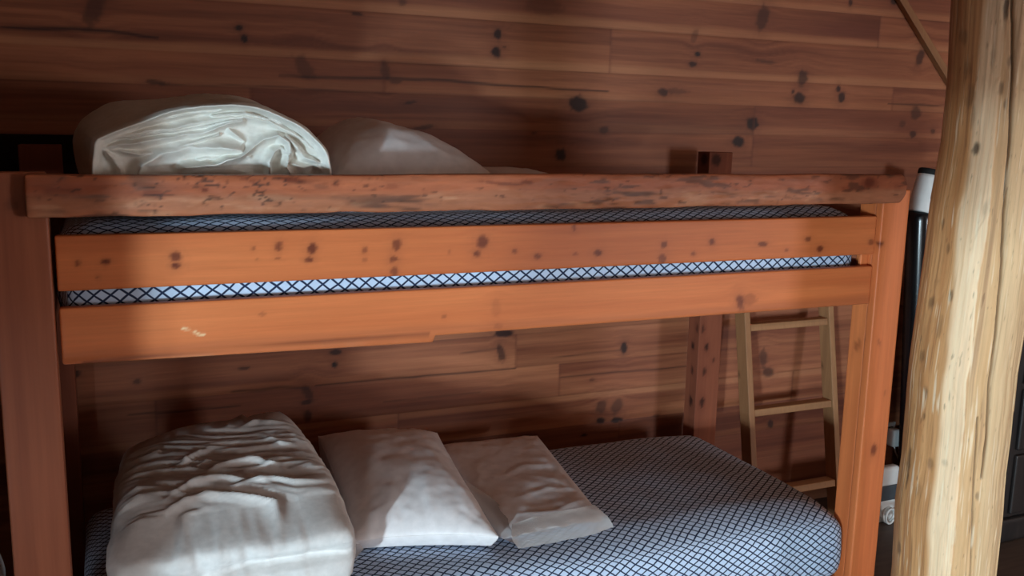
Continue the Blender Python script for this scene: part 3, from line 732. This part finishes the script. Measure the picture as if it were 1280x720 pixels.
pil, T1 = pillow('pillow', [(.612, .205, .506), (.952, .090, .510), (1.000, .70, .580), (.645, .765, .590)], .467, .075, 21,
             'plump white pillow in a clear bag, between the lower folded duvet and the flat pillow', 'pillows on the lower bunk', M_sateen, peak=(.0, -.05),
             folds=[([(.64, .30), (.70, .40), (.76, .52)], .03, .006), ([(.70, .20), (.74, .32)], .02, .006), ([(.82, .16), (.82, .30)], .02, .005), ([(.93, .2), (.9, .36), (.9, .5)], .02, .006)])
flat, T2 = pillow('pillow', [(.985, .135, .478), (1.275, .135, .488), (1.375, .765, .505), (1.035, .785, .505)], .467, .020, 35,
             'flat white pillow in a plastic cover on the lower mattress, right of the plump one', 'pillows on the lower bunk', M_sateen, power=8, pinch=.01, edge=.018, wrinkle=.7,
             folds=[([(1.06, .21), (1.15, .19), (1.28, .23)], .008, .006), ([(1.08, .3), (1.2, .33), (1.3, .29)], .01, .005), ([(1.12, .45), (1.2, .5), (1.32, .47)], .012, .005)])
up, T3 = pillow('pillow', [(.578, .20, 1.385), (1.01, .20, 1.372), (1.03, .72, 1.385), (.585, .74, 1.41)], 1.342, .128, 51,
             'plump white pillow behind the rolled duvet on the upper mattress', 'pillows on the upper bunk', M_sateen, peak=(-.32, 0), power=2.6, wrinkle=1.2,
             folds=[([(.68, .22), (.74, .36), (.72, .55)], .035, .004), ([(.80, .21), (.83, .36), (.90, .46)], .03, .004), ([(.92, .22), (.90, .34)], .025, .003)])
up2, T4 = pillow('pillow', [(1.045, .25, 1.372), (1.225, .25, 1.370), (1.235, .72, 1.372), (1.05, .72, 1.376)], 1.342, .030, 63,
             'flat white pillow tip just showing above the top rail, right of the plump upper pillow', 'pillows on the upper bunk', M_sateen, power=4)

def film(name, parent, rows, seed):
    """a crumpled sheet of clear film through rows of points"""
    P = np.array([spline(r, 26) for r in rows])
    Q = np.array([spline(P[:, j], 18) for j in range(P.shape[1])])       # 26 x 18
    x, y = Q[..., 0], Q[..., 1]
    Q[..., 2] += .0022 * fbm(x * 38, y * 38, 0, seed, 3)
    Q[..., 1] += .003 * fbm(x * 30, y * 40, 0, seed + 3, 2)
    return link(name, Q.reshape(-1, 3), grid_faces(*Q.shape[:2]), M_film, parent)
f1 = film('plastic_bag', pil, [[(.90, .50, .590), (.94, .36, .565), (.955, .22, .535), (.955, .12, .500)],
                               [(.955, .47, .545), (.985, .34, .525), (.995, .21, .505), (.985, .105, .487)],
                               [(1.00, .43, .520), (1.03, .31, .510), (1.035, .19, .495), (1.01, .095, .474)]], 5)
f1['label'] = 'loose clear plastic edge of the bag'
f2 = film('plastic_bag', pil, [[(.62, .27, .52), (.625, .22, .50), (.635, .19, .485)], [(.60, .25, .50), (.605, .20, .49), (.61, .17, .475)], [(.607, .235, .485), (.608, .18, .474), (.620, .155, .468)]], 9)
f2['label'] = 'gathered clear plastic corner of the bag'
f3 = film('plastic_cover', flat, [[(1.02, .16, .503), (1.10, .165, .512), (1.20, .165, .515), (1.27, .175, .512)], [(1.00, .118, .487), (1.09, .115, .491), (1.20, .118, .494), (1.285, .125, .494)],
                                  [(1.005, .085, .470), (1.09, .085, .470), (1.21, .09, .471), (1.295, .11, .472)]], 15)
f3['label'] = 'clear plastic rim along the front edge'

# ================================================================== LOG PILLAR
PZ = [0, .40, .58, .70, .80, .95, 1.09, 1.23, 1.35, 1.50, 1.65, 1.84, 2.6]
PX = [2.046, 2.047, 2.040, 2.040, 2.040, 2.036, 2.045, 2.053, 2.054, 2.062, 2.061, 2.056, 2.06]
PR = [.127, .1235, .127, .1225, .1235, .1240, .1245, .1230, .1215, .117, .117, .122, .122]
PKN = [(-158.6, 1.492, 4, .016, .95), (-141.5, 1.806, 3.5, .03, .95), (174.9, 1.747, 8, .02, .4), (-177.6, 1.674, 6, .02, .4), (-170.4, 1.61, 6, .03, .45), (-133.1, 1.689, 3, .014, .6),
       (173.1, 1.119, 5, .016, .6), (-163.4, 1.143, 3, .014, .65), (-177.4, 0.837, 2, .012, .6), (165.8, 0.71, 3.5, .05, .75), (166.6, 0.658, 3, .02, .6), (-175.1, 0.651, 4, .02, .3),
       (-163.6, 0.722, 4, .014, .45), (-148.4, 0.735, 3, .01, .3), (162.5, 0.469, 6, .018, .55), (-110.2, 0.659, 2.5, .012, .55), (-139.8, 1.356, 3, .02, .3), (174.5, 1.31, 2, .014, .5), (-174.7, 1.255, 2.5, .012, .5),
       (171.5, 0.983, 5, .014, .5), (-170.6, 1.062, 3, .03, .35), (-177.4, 0.898, 3, .02, .5), (-139.3, 1.628, 2.5, .016, .6), (-133.9, 1.592, 2, .012, .6), (-150, 1.70, 3, .03, .35), (-165, 1.56, 3, .03, .4)]
CRACK = [(-138.5, 2.6), (-137, 1.819), (-129.5, 1.645), (-124.0, 1.468), (-119.0, 1.285), (-114.4, 1.172), (-111.2, 1.057), (-109.4, 0.94), (-107.6, 0.821), (-108.0, 0.70), (-108, 0)]
CRACK_LOW = [(-121, 2.6), (-119, .88), (-115.9, .70), (-113.7, .618), (-109.5, .451), (-108, 0)]
def log_pillar():
    nA = 300
    zs = np.concatenate([np.linspace(0, .36, 24), np.arange(.364, 1.9, .0046), np.linspace(1.91, 2.6, 40)])
    # angular steps: finer on the side towards the room
    th = np.radians(np.concatenate([np.linspace(-230, -60, 240, endpoint=False), np.linspace(-60, 130, 60, endpoint=False)]))
    TH, Z = np.meshgrid(th, zs, indexing='ij'); deg = np.degrees(TH)
    deg = np.where(deg < -180, deg + 360, deg)
    dg2 = np.degrees(TH)                               # continuous -230..130
    R = np.interp(Z, PZ, PR); CX = np.interp(Z, PZ, PX)
    sx, sy = np.cos(TH), np.sin(TH)
    R = R + .004 * fbm(sx * 1.6, sy * 1.6, Z * 2.2, 3, 3) + .0014 * fbm(sx * 5, sy * 5, Z * 2.2, 11, 2) + .0006 * fbm(sx * 26, sy * 26, Z * 9, 23, 2)
    R = R + .0016 * np.abs(vn(sx * 5, sy * 5, Z * 9, 31)) * (np.abs(vn(sx * 3, sy * 3, Z * 4, 37)) > .25)
    # the long crack
    ct = np.interp(-Z, [-q[1] for q in CRACK], [q[0] for q in CRACK]) + 1.2 * fbm(Z * 14, 0 * Z, 0, 5, 3)
    dc = np.abs(dg2 - ct) * PI / 180 * .123
    ct2 = np.interp(-Z, [-q[1] for q in CRACK_LOW], [q[0] for q in CRACK_LOW]) + 1.0 * fbm(Z * 12, 0 * Z, 0, 55, 3)
    dc2 = np.abs(dg2 - ct2) * PI / 180 * .123
    dc = np.where(Z > .70, dc, 1.0); dc2 = np.where(Z < .86, dc2, 1.0)
    R = R - .008 * np.exp(-(dc2 / .0018) ** 2)
    R = R - .010 * np.exp(-(dc / .0022) ** 2) - .0025 * sst(.012, 0, dg2 * 0 + dc) * (dg2 > ct)
    # lifted sliver along the bright spine
    br = np.interp(Z, [.4, .53, .78, 1.0, 1.2, 1.36, 1.44, 2.6], [-131, -131, -133, -133.5, -136, -136, -139, -141]) + 2.2 * fbm(Z * 11, 0 * Z, 0, 9, 3)
    lf = np.interp(Z, [.4, .64, .9, 1.1, 1.24, 1.35, 1.44, 2.6], [-155, -157, -158, -160, -163.5, -165.5, -164.5, -163]) + 3 * fbm(Z * 7, 0 * Z, 0, 19, 3)
    R = R - .0028 * sst(-.6, .8, dg2 - br) * (dg2 < -60) * sst(1.6, 1.5, Z)
    for (kd, kz, ra, rz, st) in PKN:
        kd2 = kd if kd < 131 else kd - 360
        d = np.hypot((dg2 - kd2) / ra, (Z - kz) / rz)
        R = R - .003 * st * np.exp(-d ** 2 * 1.2)
    # colour of the stripped, partly browned wood
    g = fbm(sx * 22, sy * 22, Z * 2.2, 3, 4, .6); b = fbm(sx * 4, sy * 4, Z * 1.6, 41, 3)
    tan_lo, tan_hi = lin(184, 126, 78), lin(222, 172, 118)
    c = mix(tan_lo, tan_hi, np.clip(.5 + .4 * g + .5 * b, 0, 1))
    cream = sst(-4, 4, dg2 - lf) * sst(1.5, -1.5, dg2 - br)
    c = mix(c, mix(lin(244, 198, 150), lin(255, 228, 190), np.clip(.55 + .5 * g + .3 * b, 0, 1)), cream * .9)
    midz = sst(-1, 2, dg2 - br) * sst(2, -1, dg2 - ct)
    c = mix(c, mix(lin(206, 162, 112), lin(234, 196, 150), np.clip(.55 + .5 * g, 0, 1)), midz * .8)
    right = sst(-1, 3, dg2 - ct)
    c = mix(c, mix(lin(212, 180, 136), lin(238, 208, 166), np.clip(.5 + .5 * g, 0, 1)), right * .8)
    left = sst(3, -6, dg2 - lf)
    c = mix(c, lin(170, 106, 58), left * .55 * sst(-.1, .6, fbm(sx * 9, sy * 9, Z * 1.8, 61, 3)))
    c = mix(c, lin(140, 92, 60), .55 * sst(.15, .6, fbm(sx * 14, sy * 14, Z * 2.4, 73, 3)) * (1 - .7 * cream))
    # shade on the upper length put into the colour, mottled and merging unevenly
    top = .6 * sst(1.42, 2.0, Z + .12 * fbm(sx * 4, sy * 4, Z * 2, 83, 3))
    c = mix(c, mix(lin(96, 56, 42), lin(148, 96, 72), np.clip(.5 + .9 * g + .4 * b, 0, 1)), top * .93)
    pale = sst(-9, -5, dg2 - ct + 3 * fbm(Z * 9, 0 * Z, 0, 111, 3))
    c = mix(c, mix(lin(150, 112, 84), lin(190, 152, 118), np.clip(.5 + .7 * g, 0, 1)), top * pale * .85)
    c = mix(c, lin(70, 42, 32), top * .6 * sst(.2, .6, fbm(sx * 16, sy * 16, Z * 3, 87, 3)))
    spk = fbm(sx * 30, sy * 30, Z * 40, 93, 2)
    c = mix(c, lin(110, 74, 48), .5 * sst(.5, .75, spk))
    for (kd, kz, ra, rz, st) in PKN:
        kd2 = kd if kd < 131 else kd - 360
        wob = 1 + .45 * fbm(dg2 * .35, Z * 60, 0, 7, 2)
        d = np.hypot((dg2 - kd2) / ra, (Z - kz) / rz) * wob
        c = mix(c, lin(56, 44, 36), .85 * st * (1 - sst(.45, 1.3, d)))
    c = mix(c, lin(58, 40, 28), .9 * np.exp(-(dc / .0022) ** 2)); c = mix(c, lin(70, 50, 34), .8 * np.exp(-(dc2 / .0018) ** 2))
    stk = fbm(sx * 60, sy * 60, Z * 5, 97, 3)
    c = mix(c, lin(120, 78, 48), .45 * sst(.18, .5, stk) * (1 - .6 * cream) * (1 - .7 * midz) * (1 - .5 * right))
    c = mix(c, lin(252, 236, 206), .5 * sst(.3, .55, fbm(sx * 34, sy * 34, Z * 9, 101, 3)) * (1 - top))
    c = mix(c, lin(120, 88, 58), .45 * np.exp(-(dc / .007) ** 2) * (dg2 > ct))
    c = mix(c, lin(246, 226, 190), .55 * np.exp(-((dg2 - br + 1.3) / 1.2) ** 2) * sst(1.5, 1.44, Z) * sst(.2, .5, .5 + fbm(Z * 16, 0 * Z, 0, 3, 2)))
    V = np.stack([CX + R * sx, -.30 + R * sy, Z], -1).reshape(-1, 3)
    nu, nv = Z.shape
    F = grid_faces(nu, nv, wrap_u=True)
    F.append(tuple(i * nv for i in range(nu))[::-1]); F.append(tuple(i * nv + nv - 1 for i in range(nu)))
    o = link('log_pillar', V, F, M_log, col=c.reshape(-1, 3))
    return tag(o, 'thick pale log pillar with a long crack, standing in front of the bed foot', 'pillar')
log_pillar()

# ================================================================== LADDER
lad = thing('ladder', 'light pine ladder leaning on the boarded wall behind the bed foot', 'ladder')
SL = .178
def lean(V, raw):
    V = V.copy(); V[:, 1] += (raw[:, 2] - .845) * SL; return V
for k, x0 in enumerate((2.246, 2.646)):
    board('stile', (x0, .829, 0.008), (x0 + .026, .889, 1.17), 2, M_lad, lad, PAL_LAD, 501 + k * 7, [(.62, x0 + .012, .008, .006, 0, .5)], .02, .006, .003, lean)
for k, z0 in enumerate((.165, .470, .785, 1.085)):
    board('rung', (2.2725, .836, z0), (2.6455, .880, z0 + .026), 0, M_lad, lad, PAL_LAD, 521 + k * 5, (), .03, .006, .003, lean)

# ================================================================== DIAGONAL BATTEN ON THE WALL
def batten():
    a = np.array([2.72, YW - .0135, 2.30]); b = np.array([3.44, YW - .0135, 1.59])
    d = b - a; L = np.linalg.norm(d); d /= L; n = np.cross(d, [0, 1, 0])
    ax = [axis(0, L, .03, .002), axis(-.012, .012, .012, .002), axis(-.015, .015, .008, .002)]
    V, F = box_grid(*ax); V = rounded(V, (0, -.012, -.015), (L, .012, .015), .002)
    c = wood(V[:, 0], V[:, 2] + V[:, 1], 601, PAL_LAD)
    W = a + V[:, :1] * d + V[:, 1:2] * np.array([0, 1., 0]) + V[:, 2:] * n
    o = link('batten', W, F, M_lad, col=c)
    return tag(o, 'thin pale wooden batten slanting down the boarded wall towards the log pillar', 'batten')
batten()

# ================================================================== DARK BOARD, LEFT END OF THE WALL
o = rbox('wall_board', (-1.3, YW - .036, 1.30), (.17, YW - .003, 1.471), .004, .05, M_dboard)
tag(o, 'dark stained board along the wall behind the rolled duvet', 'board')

# ================================================================== TUBE BEHIND THE POST
def lathe(name, prof, axis_pts, m, parent, n=40):
    """prof: (t along the axis, radius); the axis runs through axis_pts"""
    A = np.array(axis_pts[0], float); B = np.array(axis_pts[1], float); d = B - A; L = np.linalg.norm(d); d /= L
    e = np.cross(d, [0, 1, 0]); e /= np.linalg.norm(e); f = np.cross(d, e)
    V = []; F = []
    for t, r in prof:
        for k in range(n):
            q = 2 * PI * k / n
            V.append(A + d * t * L + r * (math.cos(q) * e + math.sin(q) * f))
    for i in range(len(prof) - 1):
        for k in range(n):
            k2 = (k + 1) % n
            F.append((i * n + k, i * n + k2, (i + 1) * n + k2, (i + 1) * n + k))
    F.append(tuple(range(n))[::-1]); F.append(tuple((len(prof) - 1) * n + k for k in range(n)))
    o = link(name, V, F, m, parent)
    return o
tb = thing('tall_tube', 'tall glossy black tube with a white collar, behind the bed foot post', 'tube')
lathe('tube_body', [(0, .054), (.01, .056), (.03, .056), (.04, .052), (.5, .052), (.97, .052), (.985, .050), (1, .044)], [(3.146, .80, .002), (3.046, .80, 1.226)], M_black, tb)
w = lathe('collar', [(0, .047), (.02, .0505), (.06, .051), (.9, .0505), (1, .0495)], [(3.046, .80, 1.219), (3.083, .80, 1.362)], M_white, tb); w['label'] = 'white collar'
lathe('open_rim', [(0, .0492), (.25, .0515), (.8, .0515), (1, .049), (.98, .043), (.1, .041), (.05, .002)], [(3.0828, .80, 1.361), (3.0888, .80, 1.384)], M_matblack, tb)

# ================================================================== SOCKET, PLUG, ADAPTER BOX
sk = thing('wall_socket', 'small wall socket on the boarded wall between bed post and pillar', 'socket')
rbox('socket_plate', (3.093, YW - .012, .22), (3.173, YW - .001, .30), .003, .03, M_white, sk)
rbox('socket_face', (3.110, YW - .017, .237), (3.156, YW - .0125, .283), .002, .02, M_grey, sk)
pg = thing('power_plug', 'white mains plug with a white cord, pushed into the wall socket', 'plug')
rbox('plug_body', (3.116, YW - .062, .205), (3.160, YW - .018, .282), .010, .012, M_white, pg)
V, F = tube_mesh(spline([(3.140, YW - .045, .206), (3.147, YW - .05, .178), (3.18, YW - .06, .12), (3.255, YW - .07, .05), (3.27, YW - .09, .012), (3.20, YW - .075, .006), (3.05, .88, .006), (2.93, .80, .006), (2.90, .77, .006)], 60), .0035, 8)
link('cord', V, F, M_cord, pg)
bxo = thing('adapter_box', 'white box with dark grey front on the floor behind the bed foot post', 'box')
rbox('box_body', (2.69, .702, .0305), (2.968, .742, .212), .014, .03, M_white, bxo)
rbox('front_panel', (2.70, .695, .075), (2.960, .7015, .138), .003, .03, M_grey, bxo)
rbox('base_tray', (2.685, .668, .002), (2.975, .744, .030), .006, .03, M_white, bxo)
V, F = tube_mesh([(2.872 + .026 * math.cos(t), .650 + .010 * math.sin(t * .5), .036 + .030 * math.sin(t)) for t in np.linspace(0, 2 * PI * 1.9, 60)], .0045, 8)
cl = tag(link('cord_coil', V, F, M_cord), 'small white coil of cord leaning on the white box behind the post', 'cord')

# ================================================================== DARK CHEST OF DRAWERS RIGHT OF THE PILLAR
cab = thing('chest_of_drawers', 'near-black wooden chest of drawers right of the log pillar', 'chest of drawers')
cx0, cx1, cy = 3.115, 4.10, .372
rbox('carcass', (cx0, cy, .095), (cx1, .72, .98), .004, .08, M_dark, cab)
rbox('top_board', (cx0 - .015, cy - .02, .9805), (cx1 + .015, .722, 1.008), .006, .06, M_dark, cab)
rbox('plinth', (cx0 - .012, cy - .016, .002), (cx1 + .012, .72, .0945), .010, .05, M_dark, cab)
for k, (z0, z1) in enumerate(((.112, .345), (.365, .60), (.62, .785), (.805, .965))):
    for x0, x1 in ((3.175, 3.60), (3.62, 4.05)):
        d = rbox('drawer', (x0, cy - .014, z0), (x1, cy - .001, z1), .005, .05, M_dark, cab)
        for fx in (.10, .90):
            xx = x0 + (x1 - x0) * fx; zz = (z0 + z1) / 2
            lathe('knob', [(0, .007), (.4, .007), (.5, .014), (.75, .018), (.95, .013), (1, .004)], [(xx, cy - .0135, zz), (xx, cy - .045, zz)], M_matblack, d, 16)

# ================================================================== PALE BAG LEFT OF THE BED
def bag():
    def deform(V, raw):
        V = V.copy(); x, y, z = V.T.copy()
        t = z / .70
        V[:, 0] += .02 * fbm(y * 7, z * 6, 0, 3, 3) + (.0 - .05 * sst(.75, 1, t)) * np.sign(x + .27) * np.clip(np.abs(x + .27) * 8, 0, 1)
        V[:, 1] += .02 * fbm(x * 7, z * 6, 0, 9, 3)
        V[:, 2] -= .05 * sst(.7, 1, t) * np.clip(np.abs(x + .27) * 6, 0, 1)
        V[:, 2] = np.maximum(V[:, 2], .001)
        return V
    o = rbox('cloth_sack', (-.40, .04, .001), (-.142, .34, .70), .06, .02, M_bag, None, deform)
    return tag(o, 'pale grey cloth sack on the floor, left of the left bed post', 'sack')
bag()

# ================================================================== LIGHT, WORLD, CAMERA
def area(name, loc, target, sx, sy, power, color):
    l = D.lights.new(name, 'AREA'); l.shape = 'RECTANGLE'; l.size = sx; l.size_y = sy; l.energy = power; l.color = color
    o = D.objects.new(name, l); COL.objects.link(o); o.location = loc
    from mathutils import Vector
    o.rotation_euler = (Vector(target) - Vector(loc)).to_track_quat('-Z', 'Z').to_euler()
    return o
area('window_daylight_right', ((WX0 + WX1) / 2, YF - .05, (WZ0 + WZ1) / 2), ((WX0 + WX1) / 2, 0, (WZ0 + WZ1) / 2), WX1 - WX0 - .02, WZ1 - WZ0 - .02, 100, (.95, .97, 1.0))
area('window_daylight_left', (XL - .05, (LY0 + LY1) / 2, (LZ0 + LZ1) / 2), (XL + 2, (LY0 + LY1) / 2 + 1.2, (LZ0 + LZ1) / 2), LY1 - LY0 - .02, LZ1 - LZ0 - .02, 760, (.66, .88, 1.0))
area('fill_light_front', ((VX0 + VX1) / 2, YF - .05, (VZ0 + VZ1) / 2), ((VX0 + VX1) / 2, 0, (VZ0 + VZ1) / 2), VX1 - VX0 - .02, VZ1 - VZ0 - .02, 75, (.82, .93, 1.0))  # added fill lamp to lift the dark areas from the front
w = D.worlds.new('daylight'); bpy.context.scene.world = w; w.use_nodes = True
w.node_tree.nodes['Background'].inputs[0].default_value = (.75, .88, 1, 1); w.node_tree.nodes['Background'].inputs[1].default_value = .8

cam = D.cameras.new('camera'); co = D.objects.new('camera', cam); COL.objects.link(co)
cam.sensor_fit = 'HORIZONTAL'; cam.sensor_width = 36; cam.lens = 1155.887 / 1280 * 36; cam.clip_start = .02
r = np.array([0.9163227933840947, -0.39987811708614796, 0.021213905826290253])
u = np.array([0.049327758957395884, 0.16529054321521092, 0.985010562643803])
f = np.array([0.397390627117715, 0.9015411958414642, -0.1711845836508993])
m4 = Matrix.Identity(4)
for i in range(3):
    m4[i][0] = r[i]; m4[i][1] = u[i]; m4[i][2] = -f[i]
m4[0][3], m4[1][3], m4[2][3] = 0.09589802375004888, -1.9023151513996237, 1.5169992281464726
co.matrix_world = m4
sc = bpy.context.scene
sc.camera = co
sc.view_settings.view_transform = 'Standard'; sc.view_settings.look = 'None'
sc.view_settings.gamma = 1; sc.view_settings.use_curve_mapping = False
sc.view_settings.exposure = 0.17
sc.cycles.max_bounces = 8; sc.cycles.diffuse_bounces = 6
